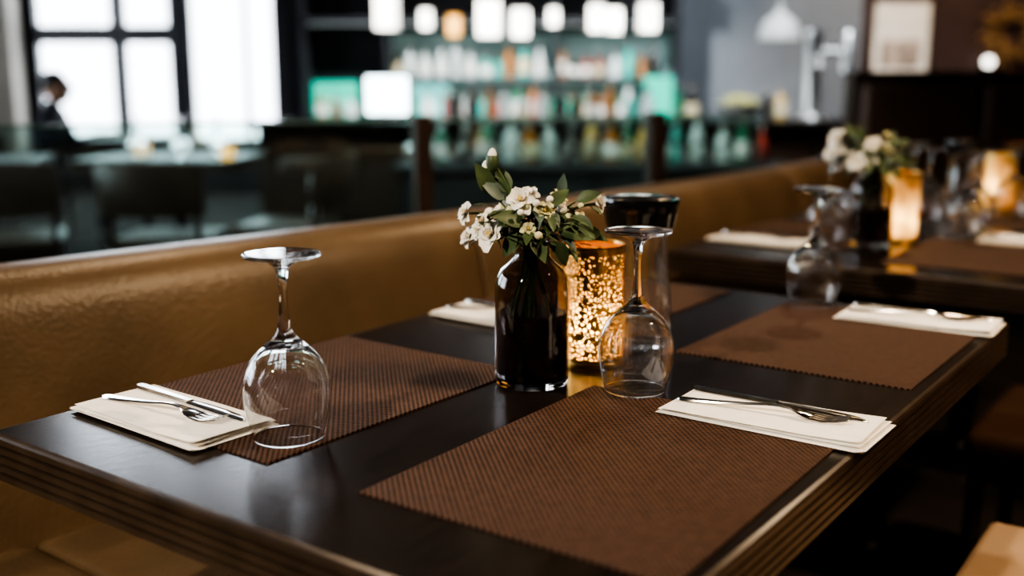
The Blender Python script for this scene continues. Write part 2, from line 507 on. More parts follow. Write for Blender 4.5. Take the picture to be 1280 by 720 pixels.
# wine glasses (standing upside down)
inner = crp([(0, .1045), (.010, .1035), (.021, .099), (.034, .0875), (.0425, .072), (.0458, .054), (.0443, .034), (.0402, .014), (.0372, 0.0)], 3)
outer = crp([(.0384, 0), (.0414, .014), (.0456, .034), (.0472, .054), (.0440, .074), (.0358, .0905), (.0235, .103), (.0130, .112), (.0080, .121), (.0058, .135), (.0046, .155), (.0048, .172), (.0070, .186), (.013, .1925), (.025, .1970), (.0395, .2000), (.0412, .2018), (.0395, .2038), (.020, .2046), (0, .2048)], 3)
mb = MB(); mb.lathe(inner + outer, 56, 0)
GW = mb.mesh('wine_glass_mesh', [M['glass']], 0)
for (x, y, z) in [(-.846, .749, ZM), (-.628, 1.128, ZM), (-.635, 1.765, ZT + .0005),
                  (-.86, 2.46, ZM), (-.63, 2.80, ZT + .0005), (-.87, 3.20, ZM), (-.655, 3.02, ZT + .0005), (-.80, 2.80, ZT + .0005), (-.58, 3.50, ZT + .0005), (-.88, 2.74, ZM),
                  (-.78, 3.02, ZT + .0005), (-.62, 3.30, ZM)]:
    inst(GW, 'wine_glass', None, T(x, y, z), (0, 0, 0))

# carafe with black pouring lid
co = crp([(.0, .0005), (.044, .0), (.0495, .006), (.0505, .03), (.0485, .065), (.0450, .105), (.0420, .135), (.0420, .155), (.0450, .175), (.0490, .190), (.0530, .204)], 3)
ci = crp([(.0510, .204), (.0470, .189), (.0430, .174), (.0400, .155), (.0400, .135), (.0430, .105), (.0465, .065), (.0480, .03), (.0460, .012), (.0, .010)], 3)
mb = MB(); mb.lathe(co + ci, 48)
CG = mb.mesh('carafe_glass', [M['glass']], 60)
mb = MB(); mb.lathe([(0, .172), (.0400, .173), (.0420, .176), (.0475, .172), (.0500, .172), (.0545, .192), (.0585, .211), (.0575, .214), (.052, .214), (.048, .211), (0, .2105)], 48)
CL = mb.mesh('carafe_lid', [M['black']], 40)
mb = MB(); mb.lathe([(0, .2110), (.044, .2110), (.046, .2145), (.040, .217), (.012, .218), (0, .218)], 40)
CT = mb.mesh('carafe_lid_plate', [M['steel']], 40)
for x, y in [(-.762, 1.372), (-.74, 3.24)]:
    e = empty('water_carafe', T(x, y, ZT + .0003), ROT)
    inst(CG, 'glass_body', e); inst(CL, 'black_lid', e); inst(CT, 'steel_plate', e)

# candle holders
def candle(x, y, power=.46, z=ZT):
    e = empty('candle_holder', T(x, y, z), ROT)
    r, h = .0424, .166
    mb = MB(); mb.lathe([(r, .0), (r, h)], 64)
    mb.obj('lace_shell', [M['gold']], e, sharp=0)
    mb = MB(); mb.lathe([(r - .0015, h - .003), (r - .001, h), (r + .0012, h + .0008), (r + .0016, h - .001), (r + .001, h - .004)], 48)
    mb.lathe([(0, 0), (r + .0012, 0), (r + .0012, .006), (r, .0075), (0, .0075)], 48)
    mb.obj('rims', [M['rim']], e)
    mb = MB(); mb.lathe([(r - .003, .0078), (r - .003, h - .012)], 48)
    mb.obj('frosted_liner', [M['liner']], e, sharp=0)
    mb = MB(); mb.lathe([(0, .0078), (.02, .0078), (.02, .020), (.018, .022), (.004, .020), (0, .020)], 24, 0)
    mb.lathe(crp([(0, .022), (.003, .026), (.0042, .032), (.002, .042), (0, .048)], 3), 12, 1)
    mb.obj('candle', [M['wax'], M['flame']], e)
    l = bpy.data.lights.new('flame_light', 'POINT'); l.energy = power; l.color = (1, .76, .42); l.shadow_soft_size = .005
    lo = bpy.data.objects.new('flame_light', l); COL.objects.link(lo); lo.parent = e; lo.location = (0, 0, .056)
candle(-.747, 1.218)
candle(-.740, 2.63, .65)
candle(-.690, 3.46, .8)

# ------------------------------------------------------------------ flower vases
def petal(mb, c, axis, az, ln, wd, tilt, mi):
    axis = Vector(axis).normalized()
    q = axis.to_track_quat('Z', 'Y').to_matrix()
    nu, nv = 4, 4
    vs = []; fs = []
    for i in range(nu + 1):
        t = i / nu
        r = ln * t
        ang = tilt * (1 - .35 * t) + .5 * t * t * tilt
        for j in range(nv + 1):
            s = j / nv - .5
            w = wd * math.sin(math.pi * min(1, t * .80 + .12)) ** .7
            rr = r * math.sin(ang); zz = r * math.cos(ang) + .25 * wd * (abs(s) * 2) ** 2 * .6
            y = s * w
            p = Vector((rr * math.cos(az) - y * math.sin(az), rr * math.sin(az) + y * math.cos(az), zz))
            vs.append(Vector(c) + q @ p)
    for i in range(nu):
        for j in range(nv):
            a = i * (nv + 1) + j
            fs.append((a, a + 1, a + nv + 2, a + nv + 1))
    mb.add(vs, fs, mi)
def flower(mb, c, axis, R, mi, r):
    for ring, (tl, f, n) in enumerate([(1.25, 1.0, 6), (.85, .85, 5), (.4, .65, 4)]):
        a0 = r.uniform(0, 6)
        for k in range(n):
            petal(mb, c, axis, a0 + 2 * math.pi * k / n + r.uniform(-.2, .2), R * f * r.uniform(.85, 1.15), R * .85 * f, tl + r.uniform(-.2, .2), mi)
    ax = Vector(axis).normalized()
    mb.ball(Vector(c) + ax * R * .35, R * .16, 5, 8, 6)
def leaf(mb, base, d, up, L_, W_, mi):
    d = Vector(d).normalized(); side = d.cross(Vector(up)).normalized(); n = side.cross(d)
    nu = 7
    vs = []; fs = []
    for i in range(nu + 1):
        t = i / nu
        w = W_ * .5 * math.sin(math.pi * t ** .8) ** .9 if 0 < t < 1 else .0004
        c = Vector(base) + d * L_ * t + n * (-.22 * L_ * t * t)
        vs += [c - side * w + n * w * .35, c, c + side * w + n * w * .35]
    for i in range(nu):
        for k in range(2):
            a = i * 3 + k
            fs.append((a, a + 1, a + 4, a + 3))
    mb.add(vs, fs, mi)
def vase(x, y, seed, fl, lv):
    r = random.Random(seed)
    e = empty('flower_vase', T(x, y, ZT + .0003), 0)
    o = crp([(0, .0008), (.040, 0), (.0465, .004), (.0478, .02), (.0478, .08), (.0478, .120), (.0462, .135), (.040, .149), (.030, .158), (.0235, .166), (.0225, .178), (.0245, .186)], 4)
    i_ = crp([(.0228, .186), (.0208, .178), (.0218, .166), (.0285, .156), (.038, .147), (.0437, .134), (.0450, .119), (.0450, .08), (.0450, .02), (.043, .009), (0, .008)], 4)
    mb = MB(); mb.lathe(o + i_, 56); mb.obj('glass_body', [M['vaseg']], e, sharp=60)
    mb = MB(); mb.lathe([(0, .0085), (.0425, .009), (.0446, .018), (.0446, .092), (.043, .094), (0, .094)], 48); mb.obj('dark_filling', [M['liquid']], e)
    mb = MB()
    for (dx, dz, dy, R, k) in fl:
        R *= .9
        tip = Vector((dx, dy, dz)); root = Vector((r.uniform(-.030, .030), r.uniform(-.030, .020), .085))
        neck = Vector((dx * .12, dy * .12, .186))
        axis = Vector((dx * 1.2, dy - .05, .05)).normalized()
        pts = cr([root, neck, neck.lerp(tip, .55) + Vector((0, 0, .012)), tip - axis * R * .1], 5)
        mb.tube(pts, .0017, 6, 0)
        if k == 'bud':
            mb.ball(tip, (.008, .008, .013), 1); mb.ball(tip + Vector((0, 0, .006)), (.006, .006, .012), 3)
        else:
            flower(mb, tip, axis, R, 3 if k == 'w' else 4, r)
            for q in range(3):
                dd = Vector((r.uniform(-1, 1), r.uniform(-1, .4), r.uniform(-.4, .6)))
                leaf(mb, neck.lerp(tip, .7), dd, (0, 0, 1), R * 1.7, R * .75, 1)
    for (dx, dz, dy, ux, uz, L_, k) in lv:
        b = Vector((dx, dy, dz))
        neck = Vector((dx * .15, dy * .15, .186))
        mb.tube(cr([Vector((0, 0, .11)), neck, neck.lerp(b, .5) + Vector((0, 0, .008)), b], 4), .0011, 5, 0)
        leaf(mb, b, (ux, r.uniform(-.5, .2), uz), (0, -.8, .6), L_, L_ * .52, k)
    for q in range(110):
        a = r.uniform(0, 6.28); rr = r.uniform(.008, .062)
        b = Vector((rr * math.cos(a) * 1.2 + .006, rr * .7 * math.sin(a), r.uniform(.184, .238) - rr * .14))
        leaf(mb, b, (math.cos(a), math.sin(a), r.uniform(-.8, .8)), (0, 0, 1), r.uniform(.016, .032), r.uniform(.009, .015), r.choice((1, 1, 2)))
    for q in range(26):
        a = r.uniform(0, 6.28); rr = r.uniform(.02, .072)
        mb.ball((rr * math.cos(a), rr * .6 * math.sin(a) - .01, r.uniform(.195, .240)), r.uniform(.0035, .0065), r.choice((3, 4)), 8, 6)
    mb.obj('bouquet', [M['stem'], M['leaf'], M['leafb'], M['petal'], M['petaly'], M['pistil']], e, sharp=0)
    return e
FL = [(-.082, .222, -.01, .017, 'w'), (-.050, .196, -.03, .025, 'w'), (-.078, .190, 0, .018, 'w'), (-.062, .212, -.02, .014, 'w'), (-.066, .200, -.02, .014, 'w'), (-.014, .238, -.02, .022, 'w'),
      (-.002, .244, -.01, .013, 'w'), (.014, .226, -.03, .015, 'y'), (-.034, .222, .01, .018, 'w'), (.082, .232, .01, .016, 'w'), (.058, .212, -.01, .014, 'y'),
      (.070, .194, .01, .013, 'y'), (-.058, .268, .01, .02, 'bud'), (-.050, .284, 0, .02, 'bud'), (.034, .235, .03, .014, 'y'), (-.005, .205, -.04, .012, 'y')]
LV = [(-.052, .245, 0, -.35, .9, .045, 1), (-.035, .238, 0, -.6, .6, .04, 2), (.036, .245, 0, .1, 1, .026, 2), (.055, .235, 0, .8, .4, .034, 1), (.02, .23, -.02, .5, .5, .036, 1),
      (-.01, .21, -.03, -.2, .1, .045, 1), (.03, .205, -.03, .6, -.1, .045, 1), (-.03, .245, 0, -.3, .8, .04, 1), (.06, .2, -.01, .9, -.2, .036, 1), (.0, .2, -.035, .2, -.4, .04, 1),
      (.03, .19, -.04, .3, -.7, .035, 1), (.05, .22, -.02, .6, -.5, .04, 1), (-.02, .2, -.04, -.3, -.5, .035, 1)]
vase(-.756, 1.084, 5, FL, LV)
vase(-.775, 2.515, 9, FL[:8] + [(.03, .25, 0, .02, 'y'), (-.09, .25, 0, .026, 'w'), (-.10, .215, 0, .026, 'w')], LV)

# ------------------------------------------------------------------ banquette
def bx_(y):
    y = min(y, 3.36)
    if y < .3:
        b = -1.535 + .163 * (.3 - .81) - .0392 * (.3 - .81) * (.3 - 1.76)
        return b + (y - .3) * .24
    return -1.535 + .163 * (y - .81) - .0392 * (y - .81) * (y - 1.76)
ban = empty('banquette', (0, 0, 0), ROT)
def sweep(name, profs, y0, y1, mat, step=.08, er=.02):
    n = max(3, int((y1 - y0) / step))
    ys = [y0, y0 + er * .12, y0 + er * .4, y0 + er] + [y0 + (y1 - y0) * i / n for i in range(1, n)] + [y1 - er, y1 - er * .4, y1 - er * .12, y1]
    sh = [er, er * .55, er * .2, 0] + [0] * (n - 1) + [0, er * .2, er * .55, er]
    vs = []; fs = []
    for y, s_ in zip(ys, sh):
        pr = profs(y)
        cx = sum(p[0] for p in pr) / len(pr); cz = sum(p[1] for p in pr) / len(pr)
        for px, pz in pr:
            d = Vector((cx - px, cz - pz)); L_ = d.length
            if L_ > 1e-6: d /= L_
            vs.append((px + d.x * min(s_, L_ * .4), y, pz + d.y * min(s_, L_ * .4)))
    m_ = len(profs(y0))
    for i in range(len(ys) - 1):
        for k in range(m_):
            j = (k + 1) % m_
            fs.append((i * m_ + k, i * m_ + j, (i + 1) * m_ + j, (i + 1) * m_ + k))
    fs.append(list(range(m_))); fs.append(list(range((len(ys) - 1) * m_, len(ys) * m_))[::-1])
    mb = MB(); mb.add(vs, fs)
    return mb.obj(name, [mat], ban, sharp=50)
BP = [(p[0], p[1]) for p in cr([(.075, .44), (.072, .52), (.058, .64), (.036, .75), (.018, .810), (-.010, .843), (-.05, .856), (-.10, .852), (-.135, .83), (-.15, .78)], 3)] + [(-.15, .44)]
def pback(y): return [(bx_(y) + a, b - .004 * (1.5 - min(y, 1.5))) for a, b in BP]
for i, (a, b) in enumerate([(-.9, -.15), (-.148, 1.745), (1.747, 3.3), (3.302, 4.55)]):
    sweep('backrest_%d' % (i + 1), pback, a, b, M['leather'], er=.012)
SF = -1.0
def pseat(y):
    b = bx_(y)
    return [(b + .07, .33), (b + .07, .445), (b + .10, .455), (SF - .10, .457), (SF - .04, .45), (SF - .012, .435), (SF, .41), (SF, .36), (SF - .01, .335), (SF - .03, .33)]
for i, (a, b) in enumerate([(-.9, .02), (.025, .775), (.78, 1.5), (1.505, 2.3), (2.305, 3.1), (3.105, 3.85), (3.855, 4.55)]):
    sweep('seat_cushion_%d' % (i + 1), pseat, a, b, M['leather'], er=.03)
def pbase(y):
    b = bx_(y)
    return [(b - .15, 0), (b - .15, .44), (b + .07, .44), (b + .07, .33), (SF - .05, .33), (SF - .05, 0)]
sweep('plinth', pbase, -.9, 4.55, M['woodd'], er=.001)

# ------------------------------------------------------------------ chairs
def chair(loc, rz, lm, name='dining_chair', bev=.028):
    e = empty(name, loc, rz)
    mb = MB(); mb.box(-.215, .215, -.215, .215, .385, .455); mb.obj('seat', [lm], e, bevel=bev, bseg=4)
    mb = MB(); mb.box(-.2, .2, -.2, .2, .35, .39)
    for sx in (-1, 1):
        mb.tube([(sx * .185, .185, .36), (sx * .19, .195, 0)], [.018, .012], 10)
        mb.tube([(sx * .185, -.185, .36), (sx * .19, -.22, 0)], [.018, .012], 10)
        mb.tube([(sx * .185, -.19, .36), (sx * .19, -.215, .55), (sx * .195, -.25, .66)], [.016, .014, .012], 10)
    mb.obj('frame', [M['woodd']], e)
    mb = MB()
    n = 12; vs = []; fs = []
    for i in range(n + 1):
        t = -1 + 2 * i / n
        x = .225 * math.sin(t * 1.1) / math.sin(1.1); yb = -.285 + .10 * (1 - math.cos(t * 1.3))
        zt = .80 - .03 * t * t
        for (dy, z) in ((.018, .56), (.022, .62), (.01, zt - .02), (-.005, zt), (-.025, zt - .015), (-.022, .60), (-.012, .56)):
            vs.append((x, yb + dy - (z - .56) * .15, z))
    for i in range(n):
        for k in range(7):
            j = (k + 1) % 7
            fs.append((i * 7 + k, i * 7 + j, (i + 1) * 7 + j, (i + 1) * 7 + k))
    fs.append(list(range(7))); fs.append(list(range(n * 7, n * 7 + 7))[::-1])
    mb.add(vs, fs); mb.obj('backrest', [lm], e, sharp=60)
    return e
chair(T(-.095, 1.500, 0), ROT + rad(90), M['leatherl'], bev=.014)
chair(T(-.24, 2.36, 0), ROT + rad(90), M['leatherd'])
chair(T(-.08, .85, 0), ROT + rad(90), M['leatherl'])
chair(T(-.10, 3.1, 0), ROT + rad(90), M['leatherd'])

# ------------------------------------------------------------------ glass partition
A = Vector((-2.6, 2.58, 0)); B = Vector((.95, 4.10, 0))
dAB = (B - A); LAB = dAB.length; ang = math.atan2(dAB.y, dAB.x)
gp = empty('glass_partition', A, ang)
mb = MB(); mb.box(0, LAB, -.006, .006, .40, 1.0); mb.obj('glass_pane', [M['pane']], gp)
mb = MB(); mb.box(0, LAB, -.04, .04, 0, .40); mb.obj('low_wall', [M['woodd']], gp)
mb = MB(); mb.box(0, LAB, -.008, .008, 1.0, 1.008); mb.obj('edge_cap', [pm('glass_edge_teal', (.16, .27, .25), rough=.2)], gp)
mb = MB()
for s_ in (.9, 2.50, 3.40):
    mb.box(s_ - .030, s_ + .030, -.030, .030, .40, 1.02)
mb.obj('posts', [M['woodd']], gp, bevel=.006)

# ------------------------------------------------------------------ bar
bc = empty('bar_counter')
mb = MB(); mb.box(-1.5, 2.2, 6.30, 6.86, 0, .86, 0)
for i in range(9):
    x = -1.48 + i * .412
    mb.box(x, x + .36, 6.28, 6.30, .12, .78, 0)
mb.obj('front_panels', [M['woodd']], bc, bevel=.004)
mb = MB(); mb.box(-1.55, 2.25, 6.20, 6.92, .86, .90); mb.obj('counter_top', [M['table']], bc, bevel=.008)
mb = MB(); mb.tube([(-1.5, 6.18, .2), (2.2, 6.18, .2)], .022, 12)
for x in (-1.4, -.2, 1.0, 2.1): mb.tube([(x, 6.18, .2), (x, 6.29, .2)], .012, 8)
mb.obj('foot_rail', [M['chrome']], bc)

bb = empty('back_bar_cabinet')
mb = MB(); mb.box(-1.60, 1.28, 8.10, 8.58, 0, .82); mb.box(-1.60, 1.28, 8.08, 8.58, .82, .85)
mb.box(-.95, 1.28, 8.34, 8.56, 1.14, 1.155)
for x in (-1.62, -.98, .32, 1.26): mb.box(x, x + .03, 8.30, 8.58, .85, 1.95)
mb.box(-1.62, 1.30, 8.2, 8.58, 1.95, 2.1)
mb.box(-1.62, 1.30, 8.3, 8.58, 1.56, 1.60)
mb.obj('cabinet', [M['walld']], bb, bevel=.003)
mb = MB(); mb.box(-.95, 1.26, 8.565, 8.58, .85, 1.50); mb.obj('back_panel', [M['added_glow']], bb)  # added glow behind the bottle rows
mb = MB()
mb.box(-.9, 1.24, 8.36, 8.37, 1.132, 1.14); mb.box(-1.56, 1.24, 8.32, 8.33, 1.552, 1.56)
mb.obj('led_strips', [M['led']], bb)
mb = MB(); mb.box(-1.57, -1.22, 8.50, 8.52, .87, 1.12); mb.box(1.03, 1.24, 8.30, 8.32, .87, 1.16); mb.box(-.1, .5, 8.53, 8.55, .87, .98)
mb.obj('teal_lit_panels', [M['teal']], bb)
mb = MB(); mb.box(-.80, -.50, 8.46, 8.48, .87, 1.10); mb.obj('cyan_lit_panel', [pm('cyan_lit_panel', (.1, .5, .5), emis=(.25, .75, .70), es=.9)], bb)

def bottle(mb, x, y, z, h, R, kind, mi, lab, seg=12):
    Tm = Matrix.Translation((x, y, z))
    if kind == 0: p = [(0, 0), (R, 0), (R, h * .58), (R * .85, h * .66), (R * .35, h * .75), (R * .32, h * .95), (R * .38, h * .96)]
    elif kind == 1: p = [(0, 0), (R, 0), (R * 1.05, h * .45), (R * .9, h * .6), (R * .4, h * .8), (R * .33, h * .96)]
    else: p = [(0, 0), (R * 1.1, 0), (R * 1.1, h * .5), (R * .5, h * .62), (R * .35, h * .68), (R * .35, h * .9)]
    mb.lathe(p + [(0, p[-1][1])], seg, mi, Tm)
    t = p[-1][1]
    mb.lathe([(R * .42, t - .02), (R * .42, t + .015), (0, t + .015)], seg, 9, Tm)
    if lab is not None:
        mb.lathe([(R * 1.12, h * .12), (R * 1.13, h * .48)], seg, lab, Tm)
def bottles(name, rows, seed, parent=None):
    r = random.Random(seed); mb = MB()
    for (x0, x1, y, z, hm) in rows:
        x = x0
        while x < x1:
            R = r.uniform(.026, .042); h = r.uniform(.16, hm)
            bottle(mb, x + R, y + r.uniform(-.01, .01), z, h, R, r.randint(0, 2), r.choice((0, 1, 2, 2, 3, 3, 1, 4, 5, 2, 6, 4)), r.choice((None, None, 7, 8)))
            x += 2.3 * R + r.uniform(.002, .05)
    mb.obj(name, BOT, parent, sharp=50)
bottles('liquor_bottles', [(-.46, .92, 8.38, .8503, .27), (-.95, .92, 8.20, .8503, .25), (-1.5, -1.05, 8.25, .8503, .2), (-.92, .28, 8.45, 1.1553, .34), (.36, 1.18, 8.45, 1.1553, .36)], 4)
bottles('counter_bottles', [(.98, 1.10, 6.55, .9003, .24), (-.40, .85, 6.6, .9003, .24), (1.54, 1.62, 6.62, .9003, .2)], 8)

# lanterns above the bar
mbf = MB(); mbf.box(-.085, .085, -.085, .085, 0, .01); mbf.box(-.085, .085, -.085, .085, .25, .27)
for sx in (-1, 1):
    for sy in (-1, 1): mbf.box(sx * .08 - .005, sx * .08 + .005, sy * .08 - .005, sy * .08 + .005, 0, .26)
mbf.lathe([(.03, .27), (.01, .33), (.004, .34), (0, .345)], 10)
LF = mbf.mesh('lantern_frame', [M['iron']], 30)
mbs = MB(); mbs.box(-.075, .075, -.075, .075, .012, .248)
LS = {k: mbs.mesh('lantern_shade_' + k, [M[k]], 30) for k in ('lant', 'lantw')}
for u, k, s_, z in [(488, 'lant', 1.0, 1.47), (536, 'lant', .55, 1.48), (570, 'lantw', .60, 1.43), (612, 'lant', 1.05, 1.42), (650, 'lant', .80, 1.42), (690, 'lant', .5, 1.50), (742, 'lant', .75, 1.46), (766, 'lant', .7, 1.46), (805, 'lant', .8, 1.46)]:
    x = (u - 640) * 7.6 / 1320
    e = empty('hanging_lantern', (x, 7.6 + (.18 if u == 766 else 0), z))
    for me_, nm_ in ((LF, 'frame'), (LS[k], 'shade')):
        o_ = inst(me_, nm_, e); o_.scale = (s_, s_, s_)
    mb = MB(); mb.tube([(0, 0, .33 * s_), (0, 0, H - z)], .003, 8); mb.obj('rod', [M['iron']], e)

# monitor
e = empty('pos_monitor', (-.755, 6.5, .9003))
mb = MB(); mb.box(-.14, .14, -.012, .012, .02, .27); mb.lathe([(0, 0), (.08, 0), (.08, .008), (.015, .012), (.015, .05), (0, .05)], 20); mb.obj('housing', [M['black']], e, bevel=.003)
mb = MB(); mb.box(-.125, .125, -.0145, -.0125, .035, .255); mb.obj('screen', [M['screen']], e)

# beer tap
e = empty('beer_tap_tower', (1.79, 6.42, .9003))
mb = MB(); mb.lathe(crp([(0, 0), (.09, 0), (.09, .012), (.055, .03), (.05, .06)], 2) + [(.05, .48), (.056, .49), (.056, .52), (.03, .54), (0, .545)], 28)
mb.tube([(0, -.04, .36), (0, -.13, .36), (0, -.15, .30)], [.014, .013, .01], 10)
mb.tube([(.04, 0, .40), (.15, 0, .40), (.20, 0, .40)], [.02, .02, .02], 12)
mb.lathe([(0, .28), (.035, .28), (.035, .50), (.02, .52), (0, .52)], 20, 0, Matrix.Translation((.20, 0, 0)))
mb.obj('tower', [M['chrome']], e)
mb = MB(); mb.tube([(0, -.10, .37), (0, -.11, .50)], [.01, .018], 10); mb.obj('handle', [M['black']], e)
e = empty('fruit_bowl', (1.36, 6.42, .9008))
mb = MB(); mb.lathe(crp([(0, .002), (.06, 0), (.10, .03), (.15, .09), (.155, .10)], 3) + crp([(.148, .10), (.14, .088), (.09, .034), (0, .012)], 3), 32); mb.obj('bowl', [M['ceramic']], e)
mb = MB()
for i in range(14):
    a = i * 2.4; rr = .022 * math.sqrt(i)
    mb.ball((rr * math.cos(a), rr * math.sin(a), .11 - rr * .35 + .02 * (i % 2)), (.036, .030, .030), 0, 12, 8)
mb.obj('lemons', [M['lemon']], e)

# dome pendant
e = empty('dome_pendant_lamp', (1.70, 6.9, 1.39))
mb = MB(); mb.lathe(crp([(.13, 0), (.125, .05), (.10, .11), (.05, .15), (.025, .17), (.02, .2)], 3) + [(.004, .205), (.004, H - 1.39), (0, H - 1.39)], 32); mb.obj('shade', [M['white']], e)
mb = MB(); mb.ball((0, 0, .06), .035); mb.obj('bulb', [M['lant']], e)

# high booth back, framed print, wreath, sconce
e = empty('high_booth')
mb = MB(); mb.box(1.78, 5.6, 5.62, 5.76, 0, 1.16); mb.box(1.78, 5.6, 5.60, 5.78, 1.16, 1.18)
mb.obj('back_panel', [M['woodd']], e, bevel=.006)
mb = MB()
for i in range(6): mb.box(1.82 + i * .63, 1.82 + i * .63 + .61, 5.54, 5.62, .46, 1.12)
mb.box(1.80, 5.56, 5.10, 5.62, .36, .46)
mb.obj('upholstery', [M['leatherd']], e, bevel=.03, bseg=4)
mb = MB(); mb.box(1.80, 5.56, 5.14, 5.60, 0, .36); mb.obj('plinth', [M['woodd']], e)
e = empty('framed_picture', (3.08, YB - .001, 1.47))
mb = MB()
mb.box(-.25, .25, -.03, 0, .27, .30); mb.box(-.25, .25, -.03, 0, -.30, -.27); mb.box(-.25, -.22, -.03, 0, -.30, .30); mb.box(.22, .25, -.03, 0, -.30, .30)
mb.obj('frame', [M['woodd']], e, bevel=.004)
mb = MB(); mb.box(-.22, .22, -.012, -.002, -.27, .27); mb.obj('mount', [M['paper']], e)
mb = MB(); mb.box(-.16, .16, -.014, -.0125, -.24, -.02); mb.obj('print', [M['print']], e)
mb = MB()
for i in range(170):
    a = rnd.uniform(0, 6.28); rr = .16 + rnd.uniform(-.08, .06)
    b = Vector((rr * math.cos(a), rnd.uniform(-.07, -.02), rr * math.sin(a)))
    leaf(mb, b, (math.cos(a + rnd.uniform(-.4, 2)), -.3, math.sin(a + rnd.uniform(-.4, 2))), (0, -1, 0), rnd.uniform(.05, .09), .03, 0)
mb.tube([(.17 * math.cos(t * .3), -.020, .17 * math.sin(t * .3)) for t in range(22)], .02, 8)
mb.obj('gilded_wreath', [M['wreath']], None, (3.95, YB, 1.50), sharp=0)
e = empty('wall_sconce', (3.76, YB - .001, 1.24))
mb = MB(); mb.box(-.03, .03, -.02, 0, -.05, .05); mb.tube([(0, -.02, 0), (0, -.05, -.01), (0, -.07, .0)], .008, 8); mb.obj('bracket', [M['iron']], e)
mb = MB(); mb.ball((0, -.08, .035), .04); mb.obj('globe', [M['lant']], e)

# ------------------------------------------------------------------ mid-ground seating seen through the glass
for (x, y, rz, g) in [(-2.75, 5.2, .2, [(-.2, .1), (.1, -.1)]), (-1.75, 5.5, -.1, [(-.15, -.1), (.2, .1), (.1, -.2)])]:
    table(x, y, .8, .7, rz, True, 'cafe_table', M['bgtable'])
    for dx, dy in g: inst(GW, 'wine_glass', None, (x + dx, y + dy, ZT + .0005))
chair((-1.10, 5.15, 0), rad(80), M['leatherd']); chair((-2.25, 4.72, 0), rad(20), M['leatherd']); chair((-3.25, 4.75, 0), rad(-30), M['leatherd']); chair((-1.55, 4.75, 0), rad(0), M['leatherd'])
mb = MB(); mb.lathe([(0, 0), (.03, 0), (.035, .06), (.032, .06), (.027, .006), (0, .006)], 24)
TCM = mb.mesh('tea_cup', [M['lantw']])
for (x, y) in [(-1.42, 5.30), (-2.95, 5.12), (-1.95, 5.62)]:
    e = empty('tea_light_holder', (x, y, ZT + .0005)); inst(TCM, 'cup', e)
e = empty('service_sideboard')
mb = MB(); mb.box(-.55, 1.35, 5.10, 5.50, .06, .70); mb.box(-.58, 1.38, 5.07, 5.53, .70, .73)
for i in range(4): mb.box(-.53 + i * .48, -.09 + i * .48, 5.085, 5.10, .12, .66)
for x in (-.5, 1.3):
    for y in (5.14, 5.46): mb.box(x - .025, x + .025, y - .025, y + .025, 0, .06)
mb.obj('cabinet', [M['walld']], e, bevel=.005)
bottles('service_bottles', [(-.5, 1.3, 5.38, .7303, .24)], 21)
for i in range(14):
    inst(GW, 'wine_glass', None, (-.48 + i * .128, 5.2 + .05 * (i % 2), .7305))
def stool(x, y):
    e = empty('bar_stool', (x, y, 0))
    mb = MB(); mb.lathe(crp([(0, .64), (.17, .64), (.185, .66), (.18, .70), (.15, .715), (0, .72)], 3), 28); mb.obj('seat', [M['leatherd']], e)
    mb = MB(); mb.lathe([(0, 0), (.2, 0), (.2, .012), (.03, .03), (.025, .64), (0, .64)], 24)
    mb.tube([(.15 * math.cos(t * .3), .15 * math.sin(t * .3), .28) for t in range(22)], .01, 8)
    mb.obj('post', [M['chrome']], e)
for x in (-1.1, -.4, .3, 1.0): stool(x, 5.85)

